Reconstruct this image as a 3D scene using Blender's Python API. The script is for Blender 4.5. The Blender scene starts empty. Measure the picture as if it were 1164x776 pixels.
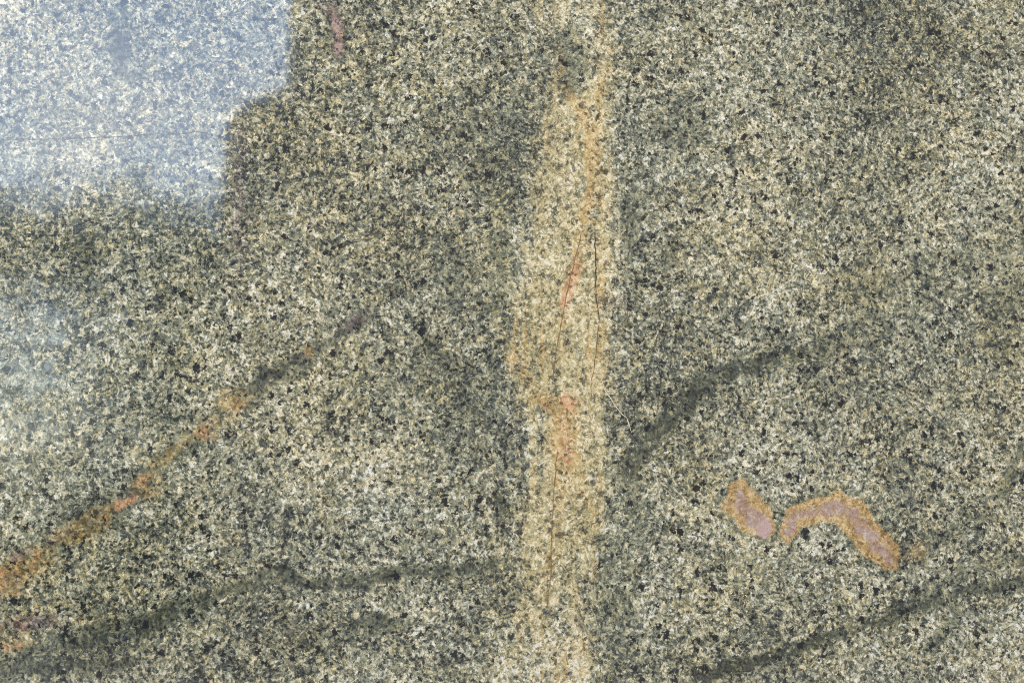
import bpy, math, random
import numpy as np
from mathutils import Vector

scene = bpy.context.scene
col = scene.collection
R = math.radians

# ------------------------------------------------------------------ camera
CAM = Vector((-0.20, -1.57, 0.80))
AIM = Vector((0.0, 0.0, 1.0))
LENS = 48.0
cd = bpy.data.cameras.new('camera'); cam = bpy.data.objects.new('camera', cd); col.objects.link(cam)
cam.location = CAM
Q = (AIM - CAM).to_track_quat('-Z', 'Y')
cam.rotation_mode = 'QUATERNION'; cam.rotation_quaternion = Q
cd.lens = LENS; cd.sensor_width = 36.0; cd.clip_start = 0.05; cd.clip_end = 2000
cd.dof.use_dof = True; cd.dof.focus_distance = 1.66; cd.dof.aperture_fstop = 7.0
scene.camera = cam

# ------------------------------------------------------------------ sky, sun, exposure
SUN_EL = 52.0
w = bpy.data.worlds.new('World'); scene.world = w; w.use_nodes = True
wn = w.node_tree.nodes; wl = w.node_tree.links
for n in list(wn): wn.remove(n)
sky = wn.new('ShaderNodeTexSky'); sky.sky_type = 'NISHITA'; sky.sun_disc = False
sky.sun_elevation = R(SUN_EL); sky.sun_rotation = R(0.0)          # sun behind the slab: its face is in open shade
sky.air_density = 1.0; sky.dust_density = 2.5; sky.ozone_density = 1.0
bg = wn.new('ShaderNodeBackground'); bg.inputs['Strength'].default_value = 0.12
wo = wn.new('ShaderNodeOutputWorld')
wtc = wn.new('ShaderNodeTexCoord'); wno = wn.new('ShaderNodeTexNoise'); wno.inputs['Scale'].default_value = 3.2; wno.inputs['Detail'].default_value = 6
wrm = wn.new('ShaderNodeMapRange'); wrm.interpolation_type = 'SMOOTHSTEP'
for i_, x_ in ((1, .40), (2, .68), (3, .20), (4, .85)): wrm.inputs[i_].default_value = x_
wmx = wn.new('ShaderNodeMix'); wmx.data_type = 'RGBA'; wmx.inputs['B'].default_value = (4.6, 4.7, 4.9, 1)    # thin bright cloud
wl.new(wtc.outputs['Generated'], wno.inputs['Vector']); wl.new(wno.outputs[0], wrm.inputs[0]); wl.new(wrm.outputs[0], wmx.inputs['Factor'])
wl.new(sky.outputs[0], wmx.inputs['A']); wl.new(wmx.outputs['Result'], bg.inputs['Color']); wl.new(bg.outputs[0], wo.inputs['Surface'])
sd = bpy.data.lights.new('sun', 'SUN'); sun = bpy.data.objects.new('sun', sd); col.objects.link(sun)
sd.energy = 2.0; sd.angle = R(0.5); sd.color = (1.0, 0.95, 0.88)
sun.rotation_euler = (-R(90 - SUN_EL), 0, 0); sun.location = (0, 6, 9)
vs = scene.view_settings
vs.view_transform = 'Standard'; vs.look = 'None'; vs.gamma = 1.0; vs.exposure = 3.45
vs.use_curve_mapping = False
scene.cycles.max_bounces = 6
scene.cycles.pixel_filter_type = 'BLACKMAN_HARRIS'; scene.cycles.filter_width = 1.05
scene.cycles.use_denoising = False

# ------------------------------------------------------------------ photo pixel -> slab plane
PW, PH = 1164.0, 776.0
RIGHT = Q @ Vector((1, 0, 0)); UP = Q @ Vector((0, 1, 0)); FWD = Q @ Vector((0, 0, -1))
def ray(px, py):
    k = 36.0 / LENS
    return (FWD + RIGHT * ((px / PW - 0.5) * k) - UP * ((py - PH / 2) / PW * k)).normalized()
def hit(px, py):                                   # point on the slab face (plane y = 0)
    d = ray(px, py); t = -CAM.y / d.y
    return CAM + d * t
def mirrored(px, py, Y):                           # what the polished face shows there, at depth y = Y
    p = hit(px, py); d = ray(px, py); d = Vector((d.x, -d.y, d.z))
    return p + d * ((Y - p.y) / d.y)
PX = 0.00105                                       # metres on the slab for one photo pixel, near its middle
def q(px, py):                                     # the same in slab units of PX
    p = hit(px, py); return p.x / PX, p.z / PX

# ------------------------------------------------------------------ small numpy noise
rng = np.random.default_rng(7)
TAB = rng.random((256, 256))
def vnoise(x, y, s, o=0):
    x = x / s + 17.3 * o + 1000; y = y / s + 9.7 * o + 1000
    xi = np.floor(x).astype(int); yi = np.floor(y).astype(int)
    fx = x - xi; fy = y - yi
    fx = fx * fx * (3 - 2 * fx); fy = fy * fy * (3 - 2 * fy)
    a = TAB[xi % 256, yi % 256]; b = TAB[(xi + 1) % 256, yi % 256]
    c = TAB[xi % 256, (yi + 1) % 256]; d = TAB[(xi + 1) % 256, (yi + 1) % 256]
    return (a * (1 - fx) + b * fx) * (1 - fy) + (c * (1 - fx) + d * fx) * fy
def fbm(x, y, s, n=4, o=0):
    t = 0; a = 1; A = 0
    for i in range(n):
        t = t + a * vnoise(x, y, s / 2 ** i, o + i * 3); A += a; a *= 0.55
    return t / A - 0.5
def sstep(e0, e1, v):
    t = np.clip((v - e0) / (e1 - e0), 0, 1); return t * t * (3 - 2 * t)

# ------------------------------------------------------------------ the grid over the slab face
X0, X1, Z0, Z1, TH = -1.45, 1.45, 0.0, 1.92, 0.03
STEP = 0.0024
def axis(a, b, c0, c1):
    fine = np.arange(c0, c1, STEP)
    lo = np.arange(a, c0, 0.03); hi = np.arange(fine[-1] + 0.03, b, 0.03)
    return np.concatenate([lo[:-1] if len(lo) > 1 else lo, fine, hi, [b]])
gx = axis(X0, X1, -0.74, 0.82); gz = axis(Z0, Z1, 0.50, 1.50)
GX, GZ = np.meshgrid(gx, gz, indexing='ij')
u = (GX / PX).ravel(); v = (GZ / PX).ravel()       # slab units
wu = u + 9 * fbm(u, v, 34, 3, 1) + 6 * fbm(u, v, 9, 2, 2)
wv = v + 9 * fbm(u, v, 34, 3, 5) + 6 * fbm(u, v, 9, 2, 6)

def line(pts, warp=1.0):
    """photo polyline (x, y, half width, strength) -> d / half width and strength, nearest segment"""
    best = np.full(u.shape, 1e9); st = np.zeros(u.shape)
    U = u + (wu - u) * warp; V = v + (wv - v) * warp
    P = [(*q(p[0], p[1]), p[2], p[3]) for p in pts]
    for a, b in zip(P[:-1], P[1:]):
        dx, dy = b[0] - a[0], b[1] - a[1]
        t = np.clip(((U - a[0]) * dx + (V - a[1]) * dy) / (dx * dx + dy * dy + 1e-9), 0, 1)
        d = np.hypot(U - a[0] - t * dx, V - a[1] - t * dy) / (a[2] + t * (b[2] - a[2]))
        m = d < best; best = np.where(m, d, best); st = np.where(m, a[3] + t * (b[3] - a[3]), st)
    return best, st
def stroke(pts, soft=1.0, warp=1.0, rag=0.0):
    d, s = line(pts, warp); d = d * (1 + rag * (fbm(u, v, 18, 3, 80) * 1.6)) + rag * .25; return s * (1 - sstep(1 - soft * 0.5, 1 + soft * 0.5, d))
def blob(px, py, rx, ry, s, ang=0, soft=1.2, warp=1.0):
    a, b = q(px, py); U = u + (wu - u) * warp - a; V = v + (wv - v) * warp - b
    c, k = math.cos(R(ang)), math.sin(R(ang))
    d = np.hypot((U * c + V * k) / rx, (-U * k + V * c) / ry)
    return s * (1 - sstep(1 - soft * 0.5, 1 + soft * 0.5, d))
def add(*l):
    r = l[0]
    for m in l[1:]: r = np.maximum(r, m)
    return r

# -- dark olive veins
D1 = [(1400, 180, 36, .3), (1250, 235, 32, .3), (1164, 275, 30, .3), (1100, 300, 34, .3), (1030, 335, 36, .28), (985, 375, 20, .35), (940, 395, 13, .6),
      (890, 408, 11, .8), (835, 419, 12, .95), (795, 440, 16, 1), (764, 472, 14, 1), (735, 502, 13, .9), (715, 530, 16, .7), (700, 560, 14, .3)]
D2 = [(1500, 560, 14, .7), (1300, 620, 13, .8), (1200, 648, 12, .8), (1150, 662, 7, .85), (1090, 674, 8, .9), (1040, 690, 8, .95), (990, 708, 7, 1), (930, 727, 7, 1),
      (870, 744, 7, 1), (820, 762, 8, 1), (770, 785, 9, .9), (650, 830, 10, .8)]
D2b = [(1164, 628, 8, .4), (1100, 650, 9, .5), (1050, 675, 9, .55), (1010, 692, 6, .5)]
D3 = [(600, 640, 7, .3), (560, 643, 8, .7), (510, 648, 9, .8), (460, 650, 8, .9), (420, 656, 10, .9), (375, 664, 9, .95), (345, 659, 8, .9), (318, 651, 10, 1),
      (285, 664, 8, .9), (245, 676, 8, .7), (205, 690, 12, .75), (165, 708, 18, .9), (110, 722, 15, .85), (50, 738, 9, .5), (-20, 745, 9, .6), (-200, 770, 14, .7)]
D3b = [(-40, 762, 9, .7), (60, 760, 9, .75), (130, 757, 8, .7), (160, 755, 6, .3)]
D4 = [(440, 335, 8, .3), (408, 366, 11, .75), (375, 388, 9, .6), (335, 412, 12, 1), (305, 428, 12, .95), (275, 456, 16, .45), (232, 490, 15, .5), (190, 520, 14, .5),
      (160, 547, 17, .4), (125, 580, 17, .45), (80, 607, 18, .4), (30, 636, 20, .3), (-10, 668, 22, .3), (-120, 740, 24, .4)]
D7 = [(465, 365, 8, .3), (495, 395, 9, .6), (520, 430, 9, .6), (530, 455, 8, .3)]
D8 = [(1180, 480, 6, .4), (1155, 520, 6, .6), (1140, 560, 6, .55), (1110, 590, 6, .3), (1060, 610, 12, .45), (1045, 640, 9, .3)]
D9 = [(1090, 690, 5, .4), (1078, 712, 6, .7), (1055, 735, 7, .5), (1052, 752, 5, .3)]
brk = sstep(-.22, .06, fbm(u, v, 20, 3, 40)) * .45 + .55
m_d1 = stroke(D1, .9, 1, .8); m_d2 = add(stroke(D2, .8, 1, .6), stroke(D2b, 1.1, 1, .8)); m_d3 = add(stroke(D3, .8, 1, .7), stroke(D3b, 1.0, 1, .8))
m_d4 = stroke(D4, 1.0, 1, .8)
dark = add(m_d1, m_d2, m_d3, m_d4, stroke(D7, 1.4), stroke(D8, 1.4), stroke(D9, 1.4),
           blob(985, 17, 14, 10, .8), blob(430, 709, 34, 8, .8, 4), blob(775, 145, 36, 30, .42), blob(720, 265, 14, 60, .4, 0),
           blob(762, 290, 10, 20, .6), blob(160, 244, 26, 10, .5), blob(95, 290, 9, 24, .75), blob(108, 325, 9, 8, .6),
           blob(138, 45, 10, 42, 1), blob(148, 88, 13, 8, 1), blob(568, 572, 5, 26, .8, 0, 1.0), blob(566, 300, 16, 70, .34), blob(520, 330, 26, 40, .3),
           blob(885, 612, 70, 50, 0), blob(288, 243, 12, 14, .55), blob(318, 250, 10, 10, .4), blob(648, 68, 20, 30, .6), blob(640, 102, 14, 10, .6),
           blob(575, 700, 20, 30, .2), blob(700, 660, 24, 90, .38), blob(720, 565, 18, 40, .4), blob(1140, 330, 30, 80, .4), blob(990, 330, 40, 34, .35),
           blob(840, 640, 50, 18, .18), blob(880, 720, 5, 9, .7), blob(440, 430, 60, 50, .22), blob(565, 170, 30, 70, .22), blob(540, 480, 40, 60, .25))
dark = dark * brk

# -- the wide cream and yellow vein
band = [(655, -200, 44, .7), (650, -40, 46, .7), (650, 0, 46, .72), (655, 60, 48, .7), (655, 120, 52, .75), (652, 200, 52, .8), (648, 280, 56, .85), (640, 350, 62, .95),
        (640, 420, 64, .95), (642, 500, 56, .95), (640, 570, 50, .95), (632, 640, 48, .8), (626, 720, 52, .68), (628, 776, 50, .68), (630, 900, 50, .8), (630, 1100, 50, .8)]
m_band = stroke(band, .85, 1.6)
spur = stroke([(572, 372, 4, .5), (580, 398, 7, .8), (594, 425, 9, .8), (615, 452, 10, .8)], 1.0)
m_band = add(m_band, spur)
fray = sstep(-.22, .10, fbm(u * 2.6, v * .55, 22, 4, 21) + .35 * (m_band - .55))
warm = m_band * (.35 + .65 * fray) - .7 * blob(648, 66, 22, 36, 1) - .12 * blob(640, 640, 90, 60, 0)
warm = np.clip(warm, 0, 1)
streak = sstep(.0, .22, fbm(u * 2.2, v * .22, 22, 3, 30))
ochre = add(stroke([(632, 40, 8, .3), (640, 100, 10, .55), (662, 122, 12, .95), (672, 150, 8, .95), (672, 200, 7, .8), (664, 250, 8, .85), (655, 300, 9, .7), (645, 350, 9, .5), (636, 410, 8, .5)], 1.1),
            stroke([(694, 40, 6, .3), (684, 110, 6, .7), (680, 170, 6, .7), (682, 260, 6, .5), (684, 330, 6, .8), (682, 380, 6, .7), (676, 420, 6, .6), (672, 450, 6, .4)], 1.2),
            spur * .75, stroke([(615, 452, 10, .8), (640, 470, 16, .9), (644, 520, 20, .9), (640, 545, 14, .6)], 1.1),
            stroke([(640, 535, 10, .7), (632, 590, 9, .6), (626, 640, 8, .6), (618, 690, 8, .4), (612, 740, 7, .5)], 1.2),
            stroke([(655, 535, 8, .6), (672, 585, 7, .6), (684, 620, 5, .3)], 1.2), stroke([(655, 640, 8, .3), (660, 720, 10, .5), (655, 776, 10, .4)], 1.3),
            blob(590, 702, 16, 8, .5), .2 * streak * m_band)
# -- orange, pink and rust
orange = add(stroke([(657, 285, 4, .5), (651, 312, 7, 1), (645, 335, 8, 1.1), (640, 362, 4, .7)], 1.0, .5), blob(646, 457, 11, 9, 1, 0, 1.0), blob(640, 490, 13, 22, .62), blob(643, 516, 13, 14, .75),
             blob(620, 462, 7, 7, .55), stroke([(668, 190, 2.5, .2), (667, 220, 3, .55), (664, 255, 3, .4)], 1),
             blob(272, 460, 12, 10, .4), blob(232, 490, 12, 7, .5), blob(163, 543, 9, 12, .6, 20), blob(140, 573, 14, 6, .95, 32, .9), blob(112, 590, 9, 5, .5), blob(65, 612, 16, 8, .5, 25), blob(30, 640, 16, 9, .45, 20),
             blob(5, 660, 22, 16, .5), blob(15, 705, 24, 8, .5), blob(12, 732, 14, 6, .5), blob(352, 400, 5, 6, .3), blob(389, 42, 3, 11, .45), blob(380, 36, 2.5, 7, .4))
yel = add(stroke([(p[0], p[1], p[2] * .7, .66) for p in D4[5:]], 1.3, 1, .9) * (.35 + .65 * sstep(-.12, .12, fbm(u, v, 26, 2, 90))), blob(352, 400, 8, 8, .9), blob(265, 455, 20, 16, .8), blob(232, 492, 20, 9, .6), blob(95, 600, 36, 14, .7, 30), blob(20, 650, 40, 18, .8, 30), blob(165, 553, 22, 16, .7), blob(60, 700, 60, 14, .35), blob(10, 725, 30, 14, .6))
purple = add(.3 * m_d4, blob(405, 366, 17, 8, .8, 35), blob(385, 378, 10, 6, .4), blob(145, 562, 12, 7, .5, 30), blob(240, 478, 16, 7, .4, 30), blob(40, 708, 26, 9, .75), blob(25, 632, 14, 8, .5), blob(700, 345, 22, 8, .35), blob(320, 420, 24, 10, .3, 30),
             blob(272, 220, 9, 95, .5, 0, 1.4), blob(376, 12, 10, 14, .6), blob(288, 243, 14, 14, .3))
# -- the inclusions with an ochre rim and a pink heart
INC = {
 'A': [(838, 557, 14, 1), (843, 572, 20, 1), (857, 588, 21, 1), (868, 600, 14, 1)],
 'B': [(894, 606, 10, 1), (904, 590, 13, 1), (928, 580, 15, 1), (952, 575, 19, 1), (970, 585, 19, 1), (983, 602, 17, 1), (996, 619, 18, 1), (1008, 632, 15, 1)],
 'C': [(1030, 632, 6, .45), (1040, 624, 10, .5), (1048, 618, 7, .4)],
 'D': [(378, 14, 8, .7), (382, 34, 11, .9), (386, 58, 9, .8)],
}
inc = {}
rim = np.zeros(u.shape); pink = np.zeros(u.shape); halo = np.zeros(u.shape)
for k, pts in INC.items():
    d, s = line(pts, 1.1); inc[k] = d; d = d + .35 * fbm(u, v, 8, 3, 52)
    core = s * (1 - sstep(.82, 1.12, d))
    heart = s * (1 - sstep(.10, .72, d + .9 * fbm(u, v, 12, 3, 50)))
    halo = np.maximum(halo, s * (1 - sstep(1.0, 1.7, d)))
    if k == 'D': pink = np.maximum(pink, heart * .95); rim = np.maximum(rim, core * .25); purple = np.maximum(purple, core * .8)
    elif k == 'C': rim = np.maximum(rim, core); 
    else: rim = np.maximum(rim, core); pink = np.maximum(pink, heart)
pale = add(blob(868, 602, 8, 11, 1, -20, .6, .6), blob(382, 32, 3.5, 17, .55, 8, .9), blob(386, 55, 3, 8, .45, 0, .9))
pink = np.maximum(pink, pale)
warm = np.maximum(warm * 1.0, 0); dark = np.maximum(dark, .35 * halo * (1 - rim))
white = add(blob(430, 682, 14, 8, .6), blob(522, 680, 9, 10, .5), blob(600, 488, 8, 6, .9), blob(345, 688, 9, 8, .6), blob(432, 350, 8, 8, .5), blob(480, 705, 30, 20, .3), blob(800, 255, 12, 9, .5), blob(655, 335, 4, 6, .5))
# -- slow changes of the stone's own tone, and how green or grey it is
shade = fbm(u, v, 150, 3, 60) * .7 + fbm(u, v, 45, 3, 61) * .6
shade += .10 * blob(300, 590, 190, 90, 1) + .10 * blob(900, 500, 150, 90, 1) + .10 * blob(350, 320, 120, 90, 1) - .10 * blob(520, 200, 150, 140, 1) - .06 * blob(640, 400, 170, 300, 1) * (1 - m_band) + .06 * blob(110, 430, 130, 110, 1)
tint = fbm(u, v, 70, 3, 70) + .14 * blob(300, 200, 150, 200, 1)
ATT = dict(m_dark=dark, m_warm=warm, m_ochre=ochre * (.6 + .4 * brk), m_orange=orange, m_yellow=yel, m_purple=purple, m_rim=rim, m_pink=pink, m_pale=pale,
           m_white=white, m_shade=shade, m_tint=tint)

# ------------------------------------------------------------------ materials
ALB = 0.55                                         # stone is darker than it looks once exposed for the shade
def srgb(r, g, b, k=None):
    k = ALB if k is None else k
    f = lambda c: ((c / 255 + .055) / 1.055) ** 2.4 if c > 10 else c / 255 / 12.92
    return (f(r) * k * 1.31, f(g) * k * 1.17, f(b) * k * 1.0, 1)
class NT:
    def __init__(s, mat): s.t = mat.node_tree; s.n = s.t.nodes; s.l = s.t.links
    def put(s, sock, val):
        if val is None: return
        if isinstance(val, bpy.types.NodeSocket): s.l.new(val, sock)
        else: sock.default_value = val
    def math(s, op, a, b=None, c=None, clamp=False):
        n = s.n.new('ShaderNodeMath'); n.operation = op; n.use_clamp = clamp
        for i, x in enumerate((a, b, c)): s.put(n.inputs[i], x)
        return n.outputs[0]
    def vmath(s, op, a, b=None):
        n = s.n.new('ShaderNodeVectorMath'); n.operation = op
        s.put(n.inputs[0], a)
        if op == 'SCALE': s.put(n.inputs['Scale'], b)
        else: s.put(n.inputs[1], b)
        return n.outputs[0]
    def noise(s, vec, scale, detail=2.0, rough=.5, out=0):
        n = s.n.new('ShaderNodeTexNoise'); s.put(n.inputs['Vector'], vec); n.inputs['Scale'].default_value = scale
        n.inputs['Detail'].default_value = detail; n.inputs['Roughness'].default_value = rough
        return n.outputs[out]
    def voro(s, vec, scale, feature='F1'):
        n = s.n.new('ShaderNodeTexVoronoi'); n.feature = feature; s.put(n.inputs['Vector'], vec); n.inputs['Scale'].default_value = scale
        return n
    def sep(s, c):
        n = s.n.new('ShaderNodeSeparateColor'); s.put(n.inputs[0], c); return n.outputs
    def mix(s, f, a, b, mode='MIX'):
        n = s.n.new('ShaderNodeMix'); n.data_type = 'RGBA'; n.blend_type = mode
        s.put(n.inputs['Factor'], f); s.put(n.inputs['A'], a); s.put(n.inputs['B'], b)
        return n.outputs['Result']
    def ramp(s, f, stops):
        n = s.n.new('ShaderNodeValToRGB'); e = n.color_ramp.elements
        while len(e) < len(stops): e.new(0.5)
        for el, (p, c) in zip(e, stops): el.position = p; el.color = c
        s.put(n.inputs[0], f); return n.outputs[0]
    def range(s, val, a, b, c=0., d=1.):
        n = s.n.new('ShaderNodeMapRange'); n.interpolation_type = 'SMOOTHSTEP'
        for i, x in enumerate((val, a, b, c, d)): s.put(n.inputs[i], x)
        return n.outputs[0]
    def attr(s, name):
        n = s.n.new('ShaderNodeAttribute'); n.attribute_name = name; return n.outputs['Fac']

def granite():
    m = bpy.data.materials.new('polished_granite'); m.use_nodes = True
    t = NT(m); bsdf = t.n['Principled BSDF']
    tc = t.n.new('ShaderNodeTexCoord')
    P = t.vmath('SCALE', tc.outputs['Object'], 1 / PX)             # slab units
    A = {k: t.attr(k) for k in ATT}
    half = (.5, .5, .5)
    # splintery grain outlines: bend the lookup before each cell pattern
    wob = t.vmath('SUBTRACT', t.noise(P, .16, 2, .6, 1), half)
    P1 = t.vmath('ADD', P, t.vmath('SCALE', wob, 9.0))
    wob2 = t.vmath('SUBTRACT', t.noise(P, .45, 2, .6, 1), half)
    P2 = t.vmath('ADD', P, t.vmath('SCALE', wob2, 4.5))
    c1 = t.sep(t.voro(P1, 1 / 4.4).outputs['Color'])
    c3 = t.sep(t.voro(P1, 1 / 11.0).outputs['Color'])
    # splinters: long grains whose lie changes from patch to patch
    vr = t.n.new('ShaderNodeVectorRotate'); vr.rotation_type = 'Y_AXIS'; t.put(vr.inputs['Vector'], P2); t.put(vr.inputs['Angle'], t.math('MULTIPLY', c3[0], 3.14))
    c2 = t.sep(t.voro(t.vmath('MULTIPLY', vr.outputs[0], (1 / 4.2, 1 / 3.0, 1 / 2.0)), 1.0).outputs['Color'])
    n_mid = t.noise(P, 1 / 14.0, 3, .6)
    n_fine = t.noise(P, .55, 2, .6)
    # tone 0..1
    tone = t.math('MULTIPLY', c1[0], .40)
    tone = t.math('MULTIPLY_ADD', c2[1], .54, tone)
    tone = t.math('MULTIPLY_ADD', c3[2], .12, tone)
    tone = t.math('MULTIPLY_ADD', n_mid, .60, tone)
    tone = t.math('MULTIPLY_ADD', n_fine, .80, tone)
    tone = t.math('ADD', tone, -.715)
    tone = t.math('MULTIPLY_ADD', A['m_shade'], .42, tone)
    # dark veins are fine grained: lower and flatter
    dk = t.math('MULTIPLY_ADD', t.math('SUBTRACT', n_fine, .5), t.math('MULTIPLY', A['m_dark'], 1.3), t.math('MULTIPLY_ADD', t.math('SUBTRACT', n_mid, .5), t.math('MULTIPLY', A['m_dark'], -1.2), A['m_dark']))
    flat = t.math('MULTIPLY_ADD', tone, .42, .02)
    mx = t.n.new('ShaderNodeMix'); mx.data_type = 'FLOAT'
    t.put(mx.inputs['Factor'], t.math('MULTIPLY', dk, .95, clamp=True)); t.put(mx.inputs['A'], tone); t.put(mx.inputs['B'], flat)
    tone = mx.outputs['Result']
    tone = t.math('MULTIPLY_ADD', A['m_white'], .22, tone)
    tone = t.math('MULTIPLY_ADD', A['m_warm'], .14, tone)
    base = t.ramp(tone, [(0.0, srgb(32, 36, 40)), (.16, srgb(58, 63, 61)), (.30, srgb(88, 92, 82)), (.45, srgb(122, 124, 104)),
                         (.58, srgb(150, 149, 123)), (.72, srgb(187, 181, 148)), (.86, srgb(216, 209, 180)), (1.0, srgb(243, 240, 226))])
    # grains lean green-grey, bluish or honey
    hue = t.math('MULTIPLY_ADD', A['m_tint'], .5, t.math('MULTIPLY_ADD', t.noise(P, 1 / 26.0, 2, .5), .6, t.math('MULTIPLY', c1[2], .58)))
    base = t.mix(t.range(hue, .64, .92, 0, .65), base, t.mix(1.0, base, (1.09, .985, .74, 1), 'MULTIPLY'))
    base = t.mix(t.range(hue, .58, .30, 0, .6), base, t.mix(1.0, base, (.88, .98, 1.16, 1), 'MULTIPLY'))
    base = t.mix(t.math('MULTIPLY', dk, .7, clamp=True), base, t.mix(1.0, base, (1.0, 1.0, .84, 1), 'MULTIPLY'))
    # black mica flakes, in loose clusters
    vm = t.voro(t.vmath('ADD', P, t.vmath('ADD', t.vmath('SCALE', wob, 14.0), t.vmath('SCALE', wob2, 7.0))), 1 / 9.0)
    cm = t.sep(vm.outputs['Color'])
    thr = t.math('MULTIPLY_ADD', t.noise(P, 1 / 30.0, 2, .5), -.50, 1.115)
    on = t.math('GREATER_THAN', cm[0], thr)
    near = t.range(vm.outputs['Distance'], .50, .34)
    flake = t.math('MULTIPLY', on, near)
    vs_ = t.voro(t.vmath('ADD', P, t.vmath('SCALE', wob2, 6.0)), 1 / 4.6)
    cs_ = t.sep(vs_.outputs['Color'])
    small = t.math('MULTIPLY', t.math('GREATER_THAN', cs_[1], .86), t.range(vs_.outputs['Distance'], .52, .30))
    flake = t.math('MAXIMUM', flake, t.math('MULTIPLY', small, .9))
    keep = t.math('SUBTRACT', 1.0, t.math('MULTIPLY', A['m_rim'], 1.0, clamp=True))
    keep = t.math('MULTIPLY', keep, t.math('SUBTRACT', 1.0, t.math('MULTIPLY', A['m_warm'], .35, clamp=True)))
    flake = t.math('MULTIPLY', flake, keep)
    spk = t.math('MULTIPLY', t.math('GREATER_THAN', cs_[2], .90), t.range(vs_.outputs['Distance'], .42, .22, 0, .6))
    base = t.mix(spk, base, srgb(226, 224, 208))
    # cream vein
    wpat = t.math('MULTIPLY_ADD', t.math('SUBTRACT', n_mid, .5), 1.3, t.math('MULTIPLY_ADD', t.math('SUBTRACT', c2[0], .5), .35, A['m_warm']))
    wf = t.range(wpat, .30, 1.0, 0, .80)
    lum = t.ramp(tone, [(0.0, srgb(76, 74, 60)), (.3, srgb(142, 136, 106)), (.55, srgb(195, 180, 130)), (.8, srgb(218, 202, 152)), (1.0, srgb(240, 233, 206))])
    base = t.mix(t.math('MULTIPLY', wf, t.range(A['m_warm'], 0.02, .35)), base, lum)
    strk = t.noise(t.vmath('MULTIPLY', t.vmath('ADD', P, t.vmath('SCALE', wob, 4.0)), (1 / 6., 1 / 6., 1 / 110.)), 1.0, 3, .6)
    strk = t.math('MULTIPLY', t.range(strk, .56, .68, 0, .75), t.range(A['m_warm'], .3, .7))
    opat = t.math('MULTIPLY_ADD', t.math('SUBTRACT', n_mid, .5), 1.2, t.math('MULTIPLY_ADD', t.math('SUBTRACT', c2[2], .5), .5, A['m_ochre']))
    och = t.ramp(tone, [(0.0, srgb(118, 94, 54)), (.4, srgb(184, 154, 98)), (.7, srgb(210, 180, 120)), (1.0, srgb(234, 212, 166))])
    base = t.mix(t.math('MAXIMUM', strk, t.math('MULTIPLY', t.range(opat, .25, .95, 0, .8), t.range(A['m_ochre'], .02, .3))), base, och)
    # yellow stain, purple-brown and orange rust
    def stain(base, name, stops, lo, hi, mx_, cell):
        pat = t.math('MULTIPLY_ADD', t.math('SUBTRACT', n_mid, .5), 1.1, t.math('MULTIPLY_ADD', t.math('SUBTRACT', cell, .5), .55, A[name]))
        f = t.math('MULTIPLY', t.range(pat, lo, hi, 0, mx_), t.range(A[name], .02, .25))
        return t.mix(f, base, t.ramp(tone, stops))
    base = stain(base, 'm_yellow', [(0., srgb(92, 76, 40)), (.5, srgb(178, 146, 80)), (1., srgb(232, 208, 150))], .25, .95, .64, c2[0])
    base = stain(base, 'm_purple', [(0., srgb(52, 44, 48)), (.5, srgb(112, 98, 98)), (1., srgb(196, 176, 170))], .2, .8, .75, c2[2])
    base = stain(base, 'm_orange', [(0., srgb(140, 90, 60)), (.45, srgb(204, 144, 104)), (.75, srgb(220, 172, 130)), (1., srgb(236, 206, 172))], .25, 1.1, .72, c1[1])
    # inclusions
    rimc = t.ramp(tone, [(0., srgb(96, 78, 50)), (.4, srgb(168, 136, 84)), (.65, srgb(192, 158, 104)), (1., srgb(222, 198, 148))])
    rf = t.range(t.math('MULTIPLY_ADD', t.math('SUBTRACT', c2[0], .5), .5, t.math('MULTIPLY_ADD', t.math('SUBTRACT', n_mid, .5), .5, A['m_rim'])), .2, .85, 0, .92)
    base = t.mix(t.math('MULTIPLY', rf, t.range(A['m_rim'], .02, .2)), base, rimc)
    pk = t.ramp(t.math('MULTIPLY_ADD', t.noise(P, 1 / 7., 3, .65), .55, t.math('MULTIPLY', tone, .45)),
                [(.15, srgb(128, 104, 98)), (.40, srgb(160, 136, 126)), (.50, srgb(188, 150, 124)), (.57, srgb(168, 150, 146)), (.8, srgb(206, 190, 182))])
    pf = t.range(t.math('MULTIPLY_ADD', t.math('SUBTRACT', n_fine, .5), 1.3, t.math('MULTIPLY_ADD', t.math('SUBTRACT', n_mid, .5), .8, A['m_pink'])), .2, 1.0, 0, .9)
    base = t.mix(t.math('MULTIPLY', pf, t.range(A['m_pink'], .02, .2)), base, pk)
    base = t.mix(t.math('MULTIPLY', A['m_pale'], .65), base, srgb(205, 178, 178))
    base = t.mix(t.math('MULTIPLY', flake, .97), base, srgb(14, 17, 28))
    t.put(bsdf.inputs['Base Color'], base)
    # polish: mirror-like, a touch duller on mica and fine pits
    t.put(bsdf.inputs['Roughness'], t.math('MULTIPLY_ADD', n_fine, .03, t.math('MULTIPLY_ADD', flake, .05, .03)))
    bsdf.inputs['IOR'].default_value = 1.7
    bp = t.n.new('ShaderNodeBump'); bp.inputs['Strength'].default_value = 1.0; bp.inputs['Distance'].default_value = 1.0
    t.put(bp.inputs['Height'], t.math('MULTIPLY_ADD', t.noise(P, 1 / 40., 1, .5), .00006, t.math('MULTIPLY', t.noise(P, 1 / 7., 1, .5), .000004)))
    t.l.new(bp.outputs[0], bsdf.inputs['Normal'])
    return m
MAT = granite()

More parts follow.
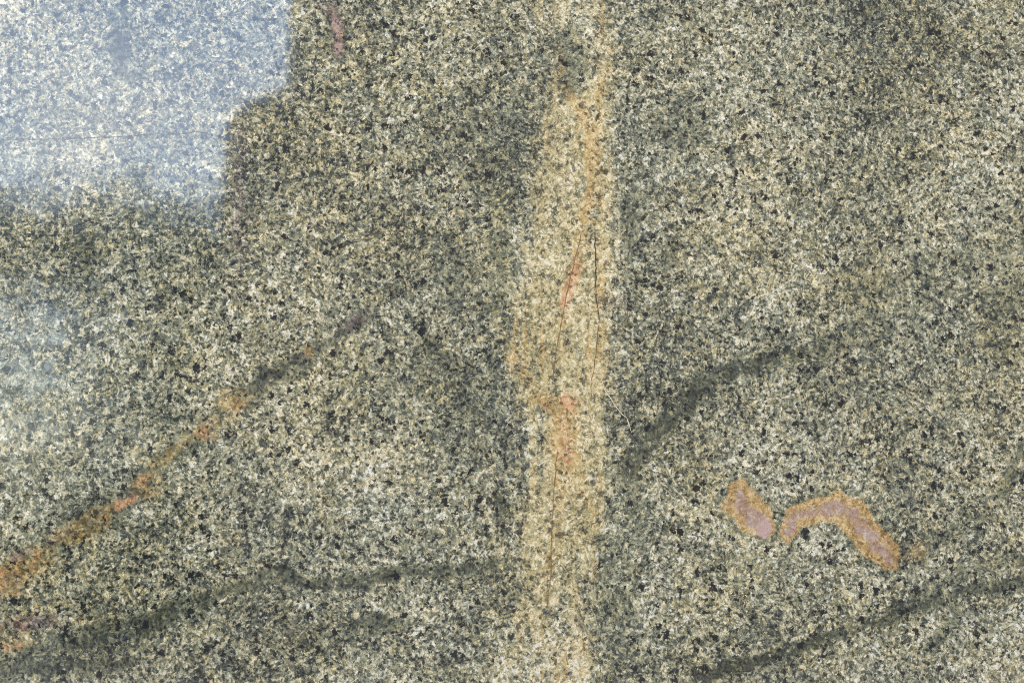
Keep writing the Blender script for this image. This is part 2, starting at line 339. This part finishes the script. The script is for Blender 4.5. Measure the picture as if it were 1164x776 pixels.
def plain(name, c1, c2, scale, rough=.8):
    m = bpy.data.materials.new(name); m.use_nodes = True; t = NT(m); b = t.n['Principled BSDF']
    tc = t.n.new('ShaderNodeTexCoord')
    t.put(b.inputs['Base Color'], t.mix(t.noise(tc.outputs['Object'], scale, 5, .6), c1, c2)); b.inputs['Roughness'].default_value = rough
    return m

# ------------------------------------------------------------------ the ground the slab stands on
def mesh_obj(name, verts, faces, mat, parent=None):
    me = bpy.data.meshes.new(name); me.from_pydata(verts, [], faces); me.update()
    me.materials.append(mat); o = bpy.data.objects.new(name, me); col.objects.link(o)
    if parent: o.parent = parent
    return o
g = mesh_obj('ground', [(-400, -400, 0), (400, -400, 0), (400, 400, 0), (-400, 400, 0)], [(0, 1, 2, 3)],
             plain('yard_asphalt', (.035, .034, .032, 1), (.06, .058, .055, 1), 9.0))
g['kind'] = 'structure'

# ------------------------------------------------------------------ the slab, cut along its veins and inclusions
slab = bpy.data.objects.new('granite_slab', None); col.objects.link(slab)
slab['label'] = 'polished olive grey granite slab with cream vein and blue sky reflection'
slab['category'] = 'stone slab'
nx, nz = len(gx), len(gz)
vid = np.arange(nx * nz).reshape(nx, nz)
quads = np.stack([vid[:-1, :-1], vid[1:, :-1], vid[1:, 1:], vid[:-1, 1:]], -1).reshape(-1, 4)
region = np.zeros(len(quads), int)
qm = lambda a: a[quads].mean(1)
fine = np.zeros((nx - 1, nz - 1), bool)
fine[:, :] = (np.diff(gx) < STEP * 1.5)[:, None] & (np.diff(gz) < STEP * 1.5)[None, :]
fine = fine.ravel()
def body_of(pts, lim=1.0, warp=1.0):
    d, s = line(pts, warp); return (qm(d) < lim) & fine
parts = [
 ('dark_vein', body_of(D1[6:]), 'dark olive vein curving from the cream band up to the right'),
 ('dark_vein', body_of(D2[2:]), 'thin dark diagonal vein in the lower right corner'),
 ('dark_vein', body_of(D3[:-1]), 'dark wavy vein running from the cream band to the lower left'),
 ('rust_vein', body_of(D4[:-1]), 'brown and orange rust stained vein rising from the left edge'),
 ('cream_vein', body_of(band, 1.0, 1.4) | (qm(spur) > .3), 'wide upright cream and yellow vein with orange patches'),
 ('inclusion', (qm(inc['A']) < 1) & fine, 'short oval pink inclusion with an ochre rim and pale end'),
 ('inclusion', (qm(inc['B']) < 1) & fine, 'long worm shaped pink inclusion with an ochre rim'),
 ('inclusion', (qm(inc['C']) < 1) & fine, 'small mottled ochre spot beside the long inclusion'),
 ('inclusion', (qm(inc['D']) < 1) & fine, 'mauve and orange streak beside the top of the sky reflection'),
]
for i, (n, m, l) in enumerate(parts): region[m] = i + 1
VX = GX.ravel(); VZ = GZ.ravel()
def piece(name, sel, label=None, back=False):
    f = quads[sel]
    used, inv = np.unique(f.ravel(), return_inverse=True); f = inv.reshape(-1, 4)
    n = len(used)
    # open edges of the region get side walls through the thickness of the slab
    e = np.concatenate([f[:, [0, 1]], f[:, [1, 2]], f[:, [2, 3]], f[:, [3, 0]]])
    key = np.minimum(e[:, 0], e[:, 1]) * n + np.maximum(e[:, 0], e[:, 1])
    _, first, cnt = np.unique(key, return_index=True, return_counts=True)
    be = e[first[cnt == 1]]
    bv, binv = np.unique(be.ravel(), return_inverse=True); binv = binv.reshape(-1, 2) + n
    walls = np.stack([be[:, 1], be[:, 0], binv[:, 0], binv[:, 1]], -1)
    co = np.zeros((n + len(bv), 3)); co[:n, 0] = VX[used]; co[:n, 2] = VZ[used]
    co[n:, 0] = VX[used][bv]; co[n:, 2] = VZ[used][bv]; co[n:, 1] = TH
    faces = np.concatenate([f, walls]); src = np.concatenate([used, used[bv]])
    if back:
        k = len(co); co = np.concatenate([co, [(X0, TH, Z0), (X0, TH, Z1), (X1, TH, Z1), (X1, TH, Z0)]])
        faces = np.concatenate([faces, [[k, k + 1, k + 2, k + 3]]]); src = np.concatenate([src, [0] * 4])
    me = bpy.data.meshes.new(name)
    me.vertices.add(len(co)); me.vertices.foreach_set('co', co.astype(np.float32).ravel())
    me.loops.add(faces.size); me.loops.foreach_set('vertex_index', faces.astype(np.int32).ravel())
    me.polygons.add(len(faces)); me.polygons.foreach_set('loop_start', np.arange(0, faces.size, 4, dtype=np.int32))
    me.update(calc_edges=True); me.validate(); me.shade_flat()
    for k, a in ATT.items():
        at = me.attributes.new(k, 'FLOAT', 'POINT'); at.data.foreach_set('value', a[src].astype(np.float32))
    me.materials.append(MAT)
    o = bpy.data.objects.new(name, me); col.objects.link(o); o.parent = slab
    if label: o['label'] = label
    return o
piece('granite_body', region == 0, None, True)
for i, (n, m, l) in enumerate(parts): piece(n, region == i + 1, l)

# hairline cracks: thin ribbons standing a hair proud of the polish
def crack(pts, width, mat, label, seed):
    r = random.Random(seed); P = []
    for a, b in zip(pts[:-1], pts[1:]):
        n = max(2, int(math.hypot(b[0] - a[0], b[1] - a[1]) / 5))
        for i in range(n):
            t = i / n; P.append((a[0] + (b[0] - a[0]) * t + r.uniform(-.7, .7), a[1] + (b[1] - a[1]) * t + r.uniform(-.7, .7)))
    P.append(pts[-1])
    H = [hit(*p) for p in P]; V = []; F = []
    for i, h in enumerate(H):
        a = H[max(0, i - 1)]; b = H[min(len(H) - 1, i + 1)]; d = (b - a).normalized(); nrm = Vector((-d.z, 0, d.x))
        k = width * PX * .5 * r.uniform(.35, 1.0) * min(1, .25 + .5 * min(i, len(H) - 1 - i))
        for s in (1, -1):
            V.append((h.x + nrm.x * k * s, -.0001, h.z + nrm.z * k * s)); V.append((h.x + nrm.x * k * s, .002, h.z + nrm.z * k * s))
    for i in range(len(H) - 1):
        a = 4 * i; b = a + 4
        F += [(a, b, b + 2, a + 2), (a, a + 1, b + 1, b), (a + 2, b + 2, b + 3, a + 3)]
    o = mesh_obj('crack', V, F, mat, slab); o['label'] = label
    return o
C_DARK = plain('crack_dark', srgb(46, 44, 38), srgb(90, 84, 66), 300, .3)
C_BROWN = plain('crack_brown', srgb(112, 92, 60), srgb(150, 126, 82), 300, .3)
C_GREY = plain('crack_grey', srgb(70, 68, 58), srgb(120, 116, 100), 60, .1)
C_PALE = plain('crack_healed', srgb(200, 190, 160), srgb(232, 226, 205), 300, .2)
crack([(676, 258), (677, 300), (678, 340), (681, 365)], 1.7, C_DARK, 'fine black upright crack on the right side of the cream vein', 1)
crack([(662, 262), (652, 300), (641, 350), (632, 400), (627, 440)], 1.5, C_BROWN, 'fine brown slanting crack inside the cream vein', 2)
crack([(634, 510), (630, 550), (627, 600), (626, 650), (621, 700)], 1.5, C_BROWN, 'fine brown upright crack low in the cream vein', 3)
crack([(0, 159), (60, 158), (130, 156), (190, 152), (235, 150)], 1.0, C_GREY, 'thin level crack crossing the blue reflection', 4)
crack([(681, 425), (690, 448), (700, 462), (712, 475), (718, 492)], 1.3, C_PALE, 'short pale curved crack right of the cream vein', 5)
crack([(681, 366), (677, 405), (673, 430), (671, 455)], 1.4, C_BROWN, 'fine brown crack continuing below the black upright one', 6)
crack([(1090, 66), (1104, 60), (1120, 50)], 1.8, C_DARK, 'short black scratch near the upper right corner', 7)

# ------------------------------------------------------------------ what the polish mirrors: a dark shed and a hedge behind the camera
SY = -5.2
shed = bpy.data.objects.new('shed', None); col.objects.link(shed)
shed['label'] = 'dark shed whose outline bounds the blue reflection on its right'; shed['category'] = 'shed'
M_SHED = plain('dark_boarding', (.02, .019, .018, 1), (.032, .03, .028, 1), 3.0)
a = mirrored(328, 60, SY); b = mirrored(326, 97, SY); c = mirrored(262, 132, SY); d = mirrored(254, 190, SY)
HT = 5.2; XR = a.x + 9.0
def prism(name, poly, y0, y1, mat, parent):
    n = len(poly); V = [(x, y0, z) for x, z in poly] + [(x, y1, z) for x, z in poly]
    F = [tuple(range(n)), tuple(reversed(range(n, 2 * n)))] + [(i, i + n, (i + 1) % n + n, (i + 1) % n) for i in range(n)]
    return mesh_obj(name, V, F, mat, parent)
prism('main_wall', [(a.x, 0), (XR, 0), (XR, HT), (a.x, HT)], SY, SY - 5, M_SHED, shed)
prism('roof', [(a.x - .004, HT), (XR + .2, HT), (XR + .2, HT + .12), (a.x - .004, HT + .12)], SY + .15, SY - 5.2, M_SHED, shed)
eave = [mirrored(*p, SY) for p in ((318, 101), (306, 106), (292, 111), (278, 117), (268, 124), (261, 134), (257, 148), (254, 170))]
prism('lean_to', [(d.x, 0), (a.x - .003, 0), (a.x - .003, b.z)] + [(p.x, p.z) for p in eave], SY - .004, SY - 4, M_SHED, shed)

HY = -7.0
rnd = random.Random(3)
pl = mirrored(-160, 245, HY); pr = mirrored(300, 245, HY); top = mirrored(120, 245, HY).z
fade0 = mirrored(150, 288, HY).z; fade1 = mirrored(150, 205, HY).z
gapx = mirrored(220, 450, HY).x; gz0 = mirrored(80, 600, HY).z; gz1 = mirrored(80, 280, HY).z
V = []; F = []
for i in range(110000):
    x = rnd.uniform(pl.x - 2, pr.x + 1.0); y = HY + rnd.uniform(-.6, .6)
    z = rnd.uniform(.1, fade1 + .1)
    if z > fade0 and rnd.random() < (z - fade0) / (fade1 - fade0) + .10 * math.sin(x * 5): continue
    if x < gapx and gz0 < z < gz1 and rnd.random() < .76 * min(1, (gapx - x) / .9) * min(1, (z - gz0) / .4, (gz1 - z) / .4): continue
    s = rnd.uniform(.016, .032); n1 = Vector((rnd.gauss(0, 1), rnd.gauss(0, .4), rnd.gauss(0, 1))).normalized()
    n2 = n1.cross(Vector((rnd.gauss(0, .4), 1, rnd.gauss(0, .4)))).normalized()
    p = Vector((x, y, z)); k = len(V)
    V += [tuple(p - n1 * s), tuple(p + n2 * s * .5), tuple(p + n1 * s), tuple(p - n2 * s * .5)]; F.append((k, k + 1, k + 2, k + 3))
hedge = bpy.data.objects.new('hedge', None); col.objects.link(hedge)
hedge['label'] = 'leafy hedge giving the soft lower edge of the blue reflection'; hedge['category'] = 'hedge'
mesh_obj('foliage', V, F, plain('hedge_leaf', (.022, .028, .018, 1), (.04, .048, .03, 1), 6.0), hedge)
